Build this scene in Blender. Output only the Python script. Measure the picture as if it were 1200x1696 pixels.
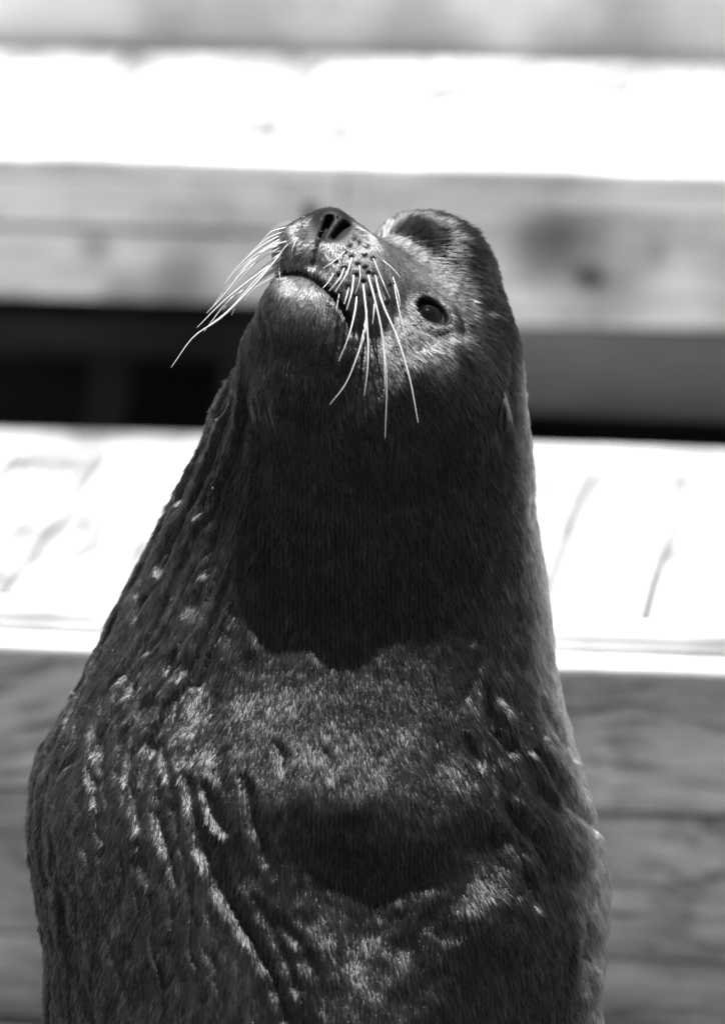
import bpy, bmesh, math, random
import numpy as np
from mathutils import Vector, Matrix

for _o in list(bpy.data.objects):
    bpy.data.objects.remove(_o, do_unlink=True)
SC = bpy.context.scene
COL = SC.collection
R = math.radians
rng = np.random.default_rng(7)
random.seed(7)

# ------------------------------------------------------------------ camera
K = 1500.0                     # sculpting units per metre
DIST = 5.0                     # camera to the animal
PITCH = R(16.0)                # the camera looks down on the dock
P0 = np.array([0.0, 0.0, 0.92])
F = np.array([0.0, math.cos(PITCH), -math.sin(PITCH)])
UP = np.array([0.0, math.sin(PITCH), math.cos(PITCH)])
RT = np.array([1.0, 0.0, 0.0])
CAMPOS = P0 - F * DIST
cam = bpy.data.cameras.new('camera')
camo = bpy.data.objects.new('camera', cam)
COL.objects.link(camo)
camo.location = CAMPOS
camo.rotation_euler = (math.pi / 2 - PITCH, 0, 0)
cam.sensor_fit = 'VERTICAL'
cam.sensor_height = 36.0
cam.lens = 36.0 * DIST / (1696.0 / K)
cam.clip_start = 0.1
cam.clip_end = 400.0
cam.dof.use_dof = True
cam.dof.focus_distance = DIST - 0.09
cam.dof.aperture_fstop = 1.75
SC.camera = camo

# ------------------------------------------------------------------ sky and sun
SUN_DIR = np.array([0.08, 0.06, 1.0])           # towards the sun: nearly overhead
SUN_DIR = SUN_DIR / np.linalg.norm(SUN_DIR)
elev = math.asin(SUN_DIR[2])
azim = math.atan2(SUN_DIR[0], SUN_DIR[1])        # from +Y towards +X
w = bpy.data.worlds.new('World')
SC.world = w
w.use_nodes = True
nt = w.node_tree
nt.nodes.clear()
sky = nt.nodes.new('ShaderNodeTexSky')
sky.sky_type = 'NISHITA'
sky.sun_disc = False
sky.sun_elevation = elev
sky.sun_rotation = azim
bw = nt.nodes.new('ShaderNodeRGBToBW')           # black-and-white picture: neutral sky light
bg = nt.nodes.new('ShaderNodeBackground')
bg.inputs['Strength'].default_value = 0.052
wo = nt.nodes.new('ShaderNodeOutputWorld')
nt.links.new(sky.outputs[0], bw.inputs[0])
nt.links.new(bw.outputs[0], bg.inputs['Color'])
nt.links.new(bg.outputs[0], wo.inputs['Surface'])
sun = bpy.data.lights.new('sun', 'SUN')
sun.energy = 5.0
sun.angle = R(0.53)
sun.color = (1, 1, 1)
suno = bpy.data.objects.new('sun', sun)
COL.objects.link(suno)
suno.location = (1, 3, 8)
suno.rotation_euler = Vector(SUN_DIR).to_track_quat('Z', 'Y').to_euler()
vs = SC.view_settings
vs.view_transform = 'Standard'
vs.look = 'None'
vs.gamma = 1.0
vs.exposure = 1.42
vs.use_curve_mapping = False
SC.cycles.use_denoising = True
SC.cycles.denoiser = 'OPENIMAGEDENOISE'
SC.cycles.denoising_prefilter = 'NONE'
SC.cycles.max_bounces = 6
SC.cycles.diffuse_bounces = 4
SC.cycles.glossy_bounces = 3
SC.cycles.transmission_bounces = 6
SC.cycles.caustics_reflective = False
SC.cycles.caustics_refractive = False
SC.cycles.use_adaptive_sampling = False

# ------------------------------------------------------------------ helpers
def to_world(p):
    """sculpting space (x right, y down, w towards the viewer) -> metres"""
    p = np.asarray(p, float)
    return (P0 + np.multiply.outer((p[..., 0] - 600) / K, RT)
            + np.multiply.outer((848 - p[..., 1]) / K, UP)
            - np.multiply.outer(p[..., 2] / K, F))

def seen(p):
    s = 1.0 / (1.0 - p[..., 2] / (K * DIST))
    return 600 + (p[..., 0] - 600) * s, 848 + (p[..., 1] - 848) * s

def unseen(x, y, wv):
    s = 1.0 - wv / (K * DIST)
    return 600 + (x - 600) * s, 848 + (y - 848) * s

def new_mesh(name, verts, faces, mat, parent=None, smooth=True):
    me = bpy.data.meshes.new(name)
    me.from_pydata([tuple(map(float, v)) for v in verts], [], faces)
    if smooth:
        me.polygons.foreach_set('use_smooth', [True] * len(me.polygons))
    me.materials.append(mat)
    o = bpy.data.objects.new(name, me)
    COL.objects.link(o)
    if parent is not None:
        o.parent = parent
    return o

def empty(name, loc=(0, 0, 0), rz=0.0):
    o = bpy.data.objects.new(name, None)
    o.empty_display_size = 0.1
    o.location = loc
    o.rotation_euler = (0, 0, rz)
    COL.objects.link(o)
    return o

def tag(o, label=None, cat=None, group=None, kind=None):
    if label: o['label'] = label
    if cat: o['category'] = cat
    if group: o['group'] = group
    if kind: o['kind'] = kind
    return o

def _hash(ix, iy, iz, seed):
    h = (ix.astype(np.int64) * 374761393 + iy.astype(np.int64) * 668265263
         + iz.astype(np.int64) * 2147483647 + seed * 1274126177) & 0xFFFFFFFF
    h = ((h ^ (h >> 13)) * 1274126177) & 0xFFFFFFFF
    h = (h ^ (h >> 16)) & 0xFFFFFF
    return h.astype(np.float64) / 0xFFFFFF * 2 - 1

def noise(p, seed=0):
    """value noise in -1..1"""
    i = np.floor(p).astype(np.int64)
    f = p - i
    u = f * f * f * (f * (f * 6 - 15) + 10)
    out = 0
    for dx in (0, 1):
        for dy in (0, 1):
            for dz in (0, 1):
                wgt = ((u[..., 0] if dx else 1 - u[..., 0]) * (u[..., 1] if dy else 1 - u[..., 1])
                       * (u[..., 2] if dz else 1 - u[..., 2]))
                out = out + wgt * _hash(i[..., 0] + dx, i[..., 1] + dy, i[..., 2] + dz, seed)
    return out

def fbm(p, seed=0, octv=3):
    o, a = 0, 1.0
    for k in range(octv):
        o = o + a * noise(p * (2 ** k) + 17.3 * k, seed + k)
        a *= 0.5
    return o / 1.6

def sstep(a, b, x):
    t = np.clip((x - a) / (b - a), 0, 1)
    return t * t * (3 - 2 * t)

# ------------------------------------------------------------------ material helpers
class NT:
    def __init__(self, name):
        self.m = bpy.data.materials.new(name)
        self.m.use_nodes = True
        self.t = self.m.node_tree
        self.t.nodes.clear()
        self.out = self.t.nodes.new('ShaderNodeOutputMaterial')
    def n(self, typ, **kw):
        nd = self.t.nodes.new(typ)
        for k, v in kw.items():
            if k.startswith('i_'):
                nd.inputs[k[2:].replace('_', ' ')].default_value = v
            else:
                setattr(nd, k, v)
        return nd
    def l(self, a, b):
        self.t.links.new(a, b)
    def ramp(self, src, stops):
        r = self.n('ShaderNodeValToRGB')
        el = r.color_ramp.elements
        while len(el) < len(stops): el.new(0.5)
        for e, (p, c) in zip(el, stops):
            e.position = p
            e.color = (c, c, c, 1)
        self.l(src, r.inputs[0])
        return r.outputs[0]
    def math(self, op, a, b=None):
        m = self.n('ShaderNodeMath', operation=op)
        for i, v in enumerate((a, b)):
            if v is None: continue
            if isinstance(v, (int, float)): m.inputs[i].default_value = v
            else: self.l(v, m.inputs[i])
        return m.outputs[0]

def wood(name, base, contrast=0.35, grain=(1.0, 14.0, 14.0), stain=0.35, knots=0.0, rough=0.75, bump=0.35, scale=4.0, wavy=0.0, spots=(), ripple=False):
    """weathered board: the grain runs along local X, every board has its own offset"""
    t = NT(name)
    bsdf = t.n('ShaderNodeBsdfPrincipled')
    bsdf.inputs['Roughness'].default_value = rough
    bsdf.inputs['Specular IOR Level'].default_value = 0.3
    tc = t.n('ShaderNodeTexCoord')
    oi = t.n('ShaderNodeObjectInfo')
    off = t.n('ShaderNodeVectorMath', operation='SCALE')
    cmb = t.n('ShaderNodeCombineXYZ')
    for i in range(3): t.l(oi.outputs['Random'], cmb.inputs[i])
    t.l(cmb.outputs[0], off.inputs[0]); off.inputs['Scale'].default_value = 37.0
    add = t.n('ShaderNodeVectorMath', operation='ADD')
    t.l(tc.outputs['Object'], add.inputs[0]); t.l(off.outputs[0], add.inputs[1])
    # slow warp so that the grain bends around
    wn = t.n('ShaderNodeTexNoise', i_Scale=2.3, i_Detail=2.0)
    t.l(add.outputs[0], wn.inputs['Vector'])
    ws = t.n('ShaderNodeVectorMath', operation='SCALE'); ws.inputs['Scale'].default_value = 0.05 + wavy
    t.l(wn.outputs['Color'], ws.inputs[0])
    a2 = t.n('ShaderNodeVectorMath', operation='ADD')
    t.l(add.outputs[0], a2.inputs[0]); t.l(ws.outputs[0], a2.inputs[1])
    mp = t.n('ShaderNodeMapping'); mp.inputs['Scale'].default_value = grain
    t.l(a2.outputs[0], mp.inputs['Vector'])
    g = t.n('ShaderNodeTexNoise', i_Scale=scale, i_Detail=6.0, i_Roughness=0.65)
    t.l(mp.outputs[0], g.inputs['Vector'])
    gr = t.ramp(g.outputs[0], [(0.3, 1 - contrast), (0.5, 0.97), (0.72, 1.0 + 0.12 * contrast)])
    if ripple: gr = t.ramp(g.outputs[0], [(0.36, 0.25), (0.47, 0.78), (0.60, 1.1)])
    st = t.n('ShaderNodeTexNoise', i_Scale=3.1, i_Detail=4.0, i_Roughness=0.6)
    t.l(add.outputs[0], st.inputs['Vector'])
    sr = t.ramp(st.outputs[0], [(0.36, 1 - stain), (0.55, 1.0), (1.0, 1.0)])
    mul = t.math('MULTIPLY', gr, sr)
    if knots > 0:
        vo = t.n('ShaderNodeTexVoronoi', i_Scale=knots)
        mp2 = t.n('ShaderNodeMapping'); mp2.inputs['Scale'].default_value = (0.6, 1.0, 1.0)
        t.l(a2.outputs[0], mp2.inputs['Vector']); t.l(mp2.outputs[0], vo.inputs['Vector'])
        kr = t.ramp(vo.outputs['Distance'], [(0.03, 0.25), (0.12, 0.8), (0.2, 1.0)])
        mul = t.math('MULTIPLY', mul, kr)
    for (sx_, sz_, sr_, sd_) in spots:                      # knots and water stains of this one board
        mps = t.n('ShaderNodeMapping'); mps.vector_type = 'POINT'
        mps.inputs['Location'].default_value = (-sx_ / sr_ * 0.8, -sz_ / sr_, 0); mps.inputs['Scale'].default_value = (0.8 / sr_, 1.0 / sr_, 0)
        t.l(tc.outputs['Object'], mps.inputs['Vector'])
        wa = t.n('ShaderNodeVectorMath', operation='MULTIPLY_ADD'); wa.inputs[1].default_value = (1.1, 1.1, 0)
        t.l(wn.outputs['Color'], wa.inputs[0]); t.l(mps.outputs[0], wa.inputs[2])
        sb = t.n('ShaderNodeVectorMath', operation='SUBTRACT'); sb.inputs[1].default_value = (0.55, 0.55, 0); t.l(wa.outputs[0], sb.inputs[0])
        ln = t.n('ShaderNodeVectorMath', operation='LENGTH'); t.l(sb.outputs[0], ln.inputs[0])
        mul = t.math('MULTIPLY', mul, t.ramp(ln.outputs['Value'], [(0.25, 1 - sd_), (0.9, 1.0)]))
    rv = t.math('MULTIPLY_ADD', oi.outputs['Random'], 0.22)
    rv.node.inputs[2].default_value = 0.89
    mul = t.math('MULTIPLY', mul, rv)
    fin = t.math('MULTIPLY', mul, base)
    t.l(fin, bsdf.inputs['Base Color'])
    bp = t.n('ShaderNodeBump'); bp.inputs['Strength'].default_value = bump; bp.inputs['Distance'].default_value = 0.004
    t.l(g.outputs[0], bp.inputs['Height']); t.l(bp.outputs[0], bsdf.inputs['Normal'])
    t.l(bsdf.outputs[0], t.out.inputs['Surface'])
    return t.m

M_DECK = wood('bleached_deck_wood', 0.49, contrast=0.65, stain=0.72, knots=2.2)
M_FASCIA = wood('bleached_fascia_wood', 0.9, contrast=0.3, stain=0.45)
M_BOARD = wood('weathered_board_wood', 0.88, contrast=0.35, stain=0.55, knots=3.2)
M_BOARD_R = wood('knotty_board_wood', 0.88, contrast=0.35, stain=0.5,
                 spots=((-0.603, -0.016, 0.030, 0.8), (-0.655, 0.045, 0.095, 0.65), (-0.59, -0.01, 0.11, 0.45), (-0.50, 0.02, 0.02, 0.4), (-0.78, 0.05, 0.05, 0.3)))
M_BOARD_L = wood('stained_board_wood', 0.9, contrast=0.35, stain=0.5,
                 spots=((0.611, 0.025, 0.035, 0.5), (0.744, -0.045, 0.07, 0.5), (0.66, -0.05, 0.05, 0.4)))
M_BEAM = wood('grey_beam_wood', 0.24, contrast=0.25, stain=0.2)
M_WET = wood('wet_grey_wood', 0.88, contrast=0.8, grain=(2.2, 22.0, 22.0), stain=0.4, rough=0.45, bump=0.9, scale=2.6, wavy=0.12, ripple=True)
M_JOIST = wood('shade_toned_joist_wood', 0.09, contrast=0.5, stain=0.5)  # darkened wood: the shade inside the gap is put into its tone
M_DARK = wood('shade_toned_wood', 0.06, contrast=0.5, stain=0.4)  # near-black tone paints the shade beneath the platforms
M_FLOOR = wood('damp_floor_wood', 0.075, contrast=0.4, stain=0.4, rough=0.6)

# ------------------------------------------------------------------ the dock behind
YAW = R(-7.0)
def board_mesh(name, L, Wd, T, bev=0.004, seg=1, uneven=0.0015, cuts=6):
    """board along local X, width along Y, thickness along Z, centred"""
    bm = bmesh.new()
    bmesh.ops.create_cube(bm, size=1.0)
    for v in bm.verts:
        v.co.x *= L; v.co.y *= Wd; v.co.z *= T
    bmesh.ops.bevel(bm, geom=list(bm.edges), offset=min(bev, T * 0.45), segments=seg, affect='EDGES', profile=0.5)
    long_e = [e for e in bm.edges if abs(e.verts[0].co.x - e.verts[1].co.x) > L * 0.5]
    bmesh.ops.subdivide_edges(bm, edges=long_e, cuts=cuts, use_grid_fill=True)
    ph = random.random() * 100
    for v in bm.verts:
        v.co.y += uneven * math.sin(ph + v.co.x * 5.1) + uneven * 0.6 * math.sin(ph * 2 + v.co.x * 17)
        v.co.z += uneven * math.sin(ph * 3 + v.co.x * 4.3)
    me = bpy.data.meshes.new(name)
    bm.to_mesh(me); bm.free()
    return me

def board(name, parent, centre, size, mat, along='x', bev=0.004, seg=1, uneven=0.0015, tilt=0.0):
    """size = (length, width, thickness). along 'x': flat board running sideways; 'y': flat board running
    away; 'f': board standing on edge, running sideways, its broad face to the front; 'v': standing upright"""
    me = board_mesh(name, size[0], size[1], size[2], bev, seg, uneven)
    me.materials.append(mat)
    o = bpy.data.objects.new(name, me)
    COL.objects.link(o)
    o.parent = parent
    o.location = centre
    o.rotation_euler = {'x': (0, 0, tilt), 'y': (0, 0, math.pi / 2 + tilt), 'f': (math.pi / 2, tilt, 0),
                        'v': (math.pi / 2, -math.pi / 2 + tilt, 0)}[along]
    return o

def nail(parent, x, y, z, r=0.006, mat=None, front=False):
    bm = bmesh.new()
    bmesh.ops.create_cone(bm, cap_ends=True, segments=10, radius1=r, radius2=r * 0.7, depth=0.003)
    me = bpy.data.meshes.new('nail_head'); bm.to_mesh(me); bm.free()
    me.materials.append(mat)
    o = bpy.data.objects.new('nail_head', me); COL.objects.link(o); o.parent = parent
    o.location = (x, y, z)
    if front: o.rotation_euler = (math.pi / 2, 0, 0)
    return o

t = NT('rusty_steel'); b_ = t.n('ShaderNodeBsdfPrincipled'); b_.inputs['Base Color'].default_value = (.12, .12, .12, 1)
b_.inputs['Metallic'].default_value = 0.6; b_.inputs['Roughness'].default_value = 0.55
rn = t.n('ShaderNodeTexNoise', i_Scale=90.0); rr = t.ramp(rn.outputs[0], [(0.35, 0.05), (0.7, 0.2)]); t.l(rr, b_.inputs['Base Color'])
t.l(b_.outputs[0], t.out.inputs['Surface'])
M_STEEL = t.m

# near, lower platform
low = empty('lower_platform', (0, 0, 0), YAW)
tag(low, 'low sun-bleached plank platform with rounded front edge, right behind the sea lion', 'platform')
H1, Y1, Y1B = 0.564, 0.75, 1.62
edges_x = [-1.66, -1.52, -1.385, -1.25, -1.11, -0.97, -0.835, -0.70, -0.562, -0.42, -0.28, -0.142, -0.003, 0.141, 0.277, 0.415, 0.555, 0.69, 0.83, 0.97, 1.11, 1.25, 1.39, 1.53]
for i in range(len(edges_x) - 1):
    a, b = edges_x[i], edges_x[i + 1]
    gap = 0.006 if i % 3 else 0.008
    if i == 13: gap = 0.010
    board('deck_plank', low, ((a + b) / 2, (Y1 + 0.035 + 1.493) / 2, H1 - 0.016 + random.uniform(-.0015, .0015)),
          (1.493 - Y1 - 0.035 - 0.004, b - a - gap, 0.032), M_DECK, 'y', bev=0.003, tilt=-R(1.4))
    for yy in (0.86, 1.40):
        for xx in (a + 0.03, b - 0.03):
            nail(low, xx + random.uniform(-.005, .005), yy + random.uniform(-.006, .006), H1 + 0.0016, 0.0045, M_STEEL)
board('back_rail', low, (-0.06, (1.497 + Y1B) / 2, H1 - 0.025), (3.2, Y1B - 1.497, 0.05), M_DECK, 'x', bev=0.008, seg=3)
board('nosing', low, (-0.06, Y1 + 0.018, H1 - 0.020), (3.2, 0.036, 0.040), M_FASCIA, 'x', bev=0.026, seg=6)
board('lower_lip', low, (-0.06, Y1 - 0.004, H1 - 0.0535), (3.2, 0.056, 0.024), M_FASCIA, 'x', bev=0.011, seg=4)
zt = 0.495
for k, hgt in enumerate((0.192, 0.20, 0.19)):
    board('side_plank', low, (-0.06 + 0.05 * k, Y1 + 0.042 + 0.004 * (k % 2), zt - hgt / 2), (3.2, hgt, 0.04), M_WET, 'f', bev=0.004, seg=2)
    zt -= hgt + 0.004
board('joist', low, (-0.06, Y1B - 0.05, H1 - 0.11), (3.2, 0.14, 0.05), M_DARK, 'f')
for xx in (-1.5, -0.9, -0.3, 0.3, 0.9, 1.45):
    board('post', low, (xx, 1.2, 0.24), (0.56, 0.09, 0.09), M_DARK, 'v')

# far, upper platform
up_ = empty('upper_platform', (0, 0, 0), YAW)
tag(up_, 'higher sun-bleached wooden platform with stained boards under its edge, out of focus', 'platform')
H2, Y2, Y2B = 0.949, 1.77, 2.61
ex = np.linspace(-2.1, 1.7, 23) + rng.uniform(-.012, .012, 23)
for i in range(22):
    a, b = ex[i], ex[i + 1]
    board('deck_plank', up_, ((a + b) / 2, (Y2 + 0.05 + Y2B) / 2, H2 - 0.02), (Y2B - Y2 - 0.05, b - a - 0.003, 0.04), M_DECK, 'y', bev=0.003)
board('nosing', up_, (-0.2, Y2 + 0.022, H2 - 0.016), (3.8, 0.05, 0.034), M_FASCIA, 'x', bev=0.010, seg=3)
board('fascia_board', up_, (-1.175, Y2 + 0.018, H2 - 0.050), (1.85, 0.032, 0.030), M_FASCIA, 'f', bev=0.003)
board('fascia_board', up_, (0.72, Y2 + 0.014, H2 - 0.050), (1.93, 0.032, 0.030), M_FASCIA, 'f', bev=0.003)
# boards under the edge, left side
board('side_board', up_, (-1.18, Y2 + 0.045, 0.858), (1.74, 0.052, 0.03), M_FASCIA, 'f', bev=0.004)
board('side_board', up_, (-1.24, Y2 + 0.058, 0.775), (1.90, 0.106, 0.03), M_BOARD_L, 'f', bev=0.004, tilt=R(0.5))
# right side: one broad mottled board and a smooth beam below it
board('side_board', up_, (0.725, Y2 + 0.050, 0.789), (2.03, 0.182, 0.03), M_BOARD_R, 'f', bev=0.004)
board('side_beam', up_, (0.775, Y2 + 0.060, 0.626), (1.95, 0.136, 0.06), M_BEAM, 'f', bev=0.006)
for xx in (-2.0, -1.3, -0.215, 0.9, 1.6):
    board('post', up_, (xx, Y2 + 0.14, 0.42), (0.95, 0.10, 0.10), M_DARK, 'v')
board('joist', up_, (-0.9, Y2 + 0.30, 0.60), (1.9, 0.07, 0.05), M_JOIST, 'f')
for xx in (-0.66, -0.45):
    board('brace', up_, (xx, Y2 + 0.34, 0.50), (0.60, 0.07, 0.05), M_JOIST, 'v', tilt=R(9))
board('dark_backing', up_, (-0.2, 2.30, 0.42), (3.8, 0.95, 0.03), M_DARK, 'f')  # dark sheet added behind the gap so it reads as black shade
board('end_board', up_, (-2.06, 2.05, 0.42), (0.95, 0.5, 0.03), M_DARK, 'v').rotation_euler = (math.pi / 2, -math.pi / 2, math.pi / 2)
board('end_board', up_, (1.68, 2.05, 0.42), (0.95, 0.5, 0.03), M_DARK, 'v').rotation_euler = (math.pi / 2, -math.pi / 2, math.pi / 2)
for xx, yy in ((0.09, 2.18), (0.03, 1.98), (-0.5, 2.3), (0.42, 2.4)):
    nail(up_, xx, yy, H2 + 0.002, 0.011, M_STEEL)
for xx, zz in ((-0.62, 0.62), (-0.57, 0.66), (-0.66, 0.57), (-0.48, 0.60), (-0.70, 0.66), (-0.53, 0.55)):
    nail(up_, xx, Y2 + 0.52, zz, 0.007, M_STEEL, front=True)  # nail heads added as faint glints inside the dark gap

# board wall behind the upper platform
wl = empty('board_wall', (0, 0, 0), YAW)
tag(wl, 'grey board wall rising behind the far platform at the top', 'wall')
z = 0.955
for k in range(4):
    h = 0.15
    board('wall_board', wl, (-0.2, 2.645 + 0.004 * (k % 2), z + h / 2), (4.4, h - 0.004, 0.03), M_BOARD if k else M_FASCIA, 'f', bev=0.004)
    z += h
for xx in (-2.0, -0.75, 0.5, 1.7):
    board('post', wl, (xx, 2.72, 0.75), (1.6, 0.09, 0.09), M_BEAM, 'v')

# floor the animal sits on, and the water round it
fl = empty('dock_floor', (0, 0, 0), YAW)
tag(fl, kind='structure')
for k in range(22):
    yy = -2.9 + k * 0.165
    board('floor_plank', fl, (0.0 + random.uniform(-.03, .03), yy + 0.08, -0.02), (4.4, 0.158, 0.04), M_FLOOR, 'x')
t = NT('harbour_water'); b_ = t.n('ShaderNodeBsdfPrincipled')
b_.inputs['Base Color'].default_value = (.02, .02, .02, 1); b_.inputs['Roughness'].default_value = 0.12
wv = t.n('ShaderNodeTexNoise', i_Scale=2.5, i_Detail=4.0); bp = t.n('ShaderNodeBump'); bp.inputs['Strength'].default_value = 0.6
bp.inputs['Distance'].default_value = 0.1
tc = t.n('ShaderNodeTexCoord'); t.l(tc.outputs['Object'], wv.inputs['Vector'])
t.l(wv.outputs[0], bp.inputs['Height']); t.l(bp.outputs[0], b_.inputs['Normal']); t.l(b_.outputs[0], t.out.inputs['Surface'])
wat = new_mesh('water', [(-200, -200, -0.3), (200, -200, -0.3), (200, 200, -0.3), (-200, 200, -0.3)], [(0, 1, 2, 3)], t.m, smooth=False)
tag(wat, kind='structure')

# ------------------------------------------------------------------ the sea lion: an implicit body, meshed once
PROF = np.array([
    # y, left, right, front, back
    [470, 640, 770, -40, -90],
    [520, 520, 815, 60, -130],
    [560, 450, 838, 95, -155],
    [620, 385, 858, 120, -180],
    [700, 346, 876, 130, -220],
    [780, 310, 884, 116, -250],
    [850, 276, 889, 102, -280],
    [930, 236, 902, 98, -315],
    [1010, 191, 914, 102, -345],
    [1090, 153, 921, 118, -370],
    [1165, 113, 932, 144, -385],
    [1230, 72, 952, 168, -395],
    [1300, 46, 972, 195, -405],
    [1380, 38, 995, 216, -410],
    [1460, 46, 1010, 230, -412],
    [1530, 58, 1012, 238, -415],
    [1612, 80, 996, 246, -415],
    [1700, 95, 965, 254, -420],
    [1800, 125, 920, 258, -430],
    [1900, 180, 870, 252, -450],
    [2000, 230, 810, 226, -460],
    [2090, 300, 740, 190, -460],
    [2180, 420, 620, 50, -420]], float)
_ty = np.arange(440, 2240, 2.0)
_tab = []
for c in range(1, 5):
    v = np.interp(_ty, PROF[:, 0], PROF[:, c])
    g = np.exp(-0.5 * (np.arange(-30, 31) / 11.0) ** 2); g /= g.sum()
    _tab.append(np.convolve(np.pad(v, 30, mode='edge'), g, mode='valid'))

def smin(a, b, k):
    h = np.clip(0.5 + 0.5 * (b - a) / k, 0, 1)
    return b * (1 - h) + a * h - k * h * (1 - h)
def smax(a, b, k):
    return -smin(-a, -b, k)
def ell(p, c, r):
    q = p - np.array(c, float); r = np.array(r, float)
    k0 = np.sqrt(((q / r) ** 2).sum(-1)) + 1e-9
    k1 = np.sqrt(((q / r ** 2) ** 2).sum(-1)) + 1e-9
    return k0 * (k0 - 1) / k1
def cone(p, a, b, ra, rb):
    a = np.array(a, float); b = np.array(b, float)
    ab = b - a
    tt = np.clip(((p - a) @ ab) / (ab @ ab), 0, 1)
    return np.sqrt(((p - (a + tt[..., None] * ab)) ** 2).sum(-1)) - (ra + (rb - ra) * tt)
def oell(p, c, ax, r):
    """ellipsoid with its own axes (rows of ax)"""
    q = (p - np.array(c, float)) @ np.array(ax).T
    r = np.array(r, float)
    k0 = np.sqrt(((q / r) ** 2).sum(-1)) + 1e-9
    k1 = np.sqrt(((q / r ** 2) ** 2).sum(-1)) + 1e-9
    return k0 * (k0 - 1) / k1

def body_sdf(p):
    y = p[..., 1]
    L, Rr, Fr, Bk = (np.interp(y, _ty, tb) for tb in _tab)
    rx = np.maximum((Rr - L) / 2, 5); rz = np.maximum((Fr - Bk) / 2, 5)
    qx = (p[..., 0] - (L + Rr) / 2) / rx
    qz = (p[..., 2] - (Fr + Bk) / 2) / rz
    nn = 2.15
    k0 = (np.abs(qx) ** nn + np.abs(qz) ** nn) ** (1 / nn) + 1e-9
    g = np.sqrt((qx / rx) ** 2 + (qz / rz) ** 2) / np.maximum(np.sqrt(qx ** 2 + qz ** 2), 1e-6)
    d = (k0 - 1) / np.maximum(g, 1e-4)
    d = np.clip(d, -300, 300)
    d = np.maximum(d, 460 - y); d = np.maximum(d, y - 2180)
    return d

def head_sdf(p):
    d = ell(p, (737, 572, -20), (112, 140, 115))                      # brain case
    d = smin(d, ell(p, (697, 450, -55), (94, 100, 70)), 40)            # crest
    d = smin(d, ell(p, (748, 478, -55), (73, 95, 75)), 40)
    d = smin(d, ell(p, (700, 448, -8), (82, 74, 50)), 45)             # forehead between crest and brow
    d = smin(d, cone(p, (650, 540, 25), (555, 440, 95), 112, 74), 30)  # muzzle
    d = smin(d, ell(p, (547, 383, 98), (37, 33, 42)), 12)             # nose
    d = smin(d, ell(p, (516, 394, 96), (30, 30, 40)), 14)
    d = smin(d, ell(p, (590, 478, 140), (60, 86, 58)), 18)            # whisker pads
    d = smin(d, ell(p, (497, 430, 106), (43, 54, 58)), 14)
    d = smin(d, cone(p, (645, 440, 28), (758, 492, 10), 34, 36), 22)  # brow over the eye
    d = smin(d, ell(p, (690, 640, 66), (138, 125, 122)), 40)          # cheek
    j = cone(p, (590, 662, 80), (508, 552, 116), 138, 80)             # lower jaw
    j = smin(j, ell(p, (505, 518, 130), (64, 63, 62)), 30)
    j = smin(j, ell(p, (548, 585, 138), (62, 78, 62)), 30)
    j = smin(j, ell(p, (502, 648, 118), (80, 80, 86)), 35)
    j = smin(j, ell(p, (462, 598, 62), (64, 78, 70)), 40)
    d = smin(d, j, 24)
    return d

def sdf0(p):
    return smin(body_sdf(p), head_sdf(p), 62)

# hind body, flippers (mostly outside the picture)
def rear_sdf(p):
    d = cone(p, (545, 1780, -180), (530, 1870, -520), 330, 235)
    d = smin(d, cone(p, (530, 1870, -520), (560, 1915, -760), 235, 130), 60)
    d = smin(d, cone(p, (560, 1930, -760), (640, 1945, -930), 110, 50), 40)
    return d

def make_flipper_cones():
    return [((880, 1660, -40), (965, 2060, 10), 110, 88), ((965, 2060, 10), (1090, 2265, 170), 80, 32),
            ((190, 1660, -60), (110, 2060, -10), 105, 86), ((110, 2060, -10), (0, 2265, 150), 80, 32)]

def _rear(d, p):
    d = smin(d, rear_sdf(p), 120)
    for a, b, ra, rb in make_flipper_cones():
        d = smin(d, cone(p, a, b, ra, rb), 50)
    return d
def sdf1(p):
    d = np.full(p.shape[:-1], 300.0)
    y = p[..., 1]
    m = y < 930
    if m.any(): d[m] = smin(body_sdf(p[m]), head_sdf(p[m]), 62)
    m = ~m
    if m.any(): d[m] = body_sdf(p[m])
    m = y > 1300
    if m.any(): d[m] = _rear(d[m], p[m])
    return d

def surf(x, y, fn=sdf0, w0=480.0):
    """point of the surface seen at picture position x, y"""
    lo = None
    ww = w0
    prev = 1e9
    while ww > -300:
        X, Y = unseen(x, y, ww)
        d = float(fn(np.array([[X, Y, ww]]))[0])
        if d < 0.3:
            break
        ww -= max(0.5, min(d * 0.6, 20))
    X, Y = unseen(x, y, ww)
    return np.array([X, Y, ww])

_TET = ((1, -1, -1), (-1, -1, 1), (-1, 1, -1), (1, 1, 1))
def grad(p, fn, e=1.5):
    g = sum(np.array(v, float) * fn(p + np.array(v) * e)[..., None] for v in _TET)
    return g / (np.linalg.norm(g, axis=-1, keepdims=True) + 1e-9)

# --- eye, nostrils, ear
EYE_S = surf(714, 517)
EYE_N = grad(EYE_S[None], sdf0, 12)[0]
_ax = np.array([0.62, 0.78, 0.0]); _ax -= EYE_N * (_ax @ EYE_N); _ax /= np.linalg.norm(_ax)
EYE_AX = np.stack([_ax, np.cross(EYE_N, _ax), EYE_N])
EYE_R = 31.0
EYE_C = EYE_S - EYE_N * (EYE_R - 4.5)
NOSTRILS = []
for a, b in (((544, 360), (531, 388)), ((573, 369), (550, 391))):
    NOSTRILS.append((surf(*a), surf(*b)))
NOSTRIL_N = [grad(((a + b) / 2)[None], sdf0, 8)[0] for a, b in NOSTRILS]
EAR_A, EAR_B = surf(829, 640), surf(836, 700)

def near(d, p, c, r, fn):
    """apply a small feature only to the points close to it"""
    m = ((p - c) ** 2).sum(-1) < r * r
    if m.any():
        d[m] = fn(d[m], p[m])
    return d

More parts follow.
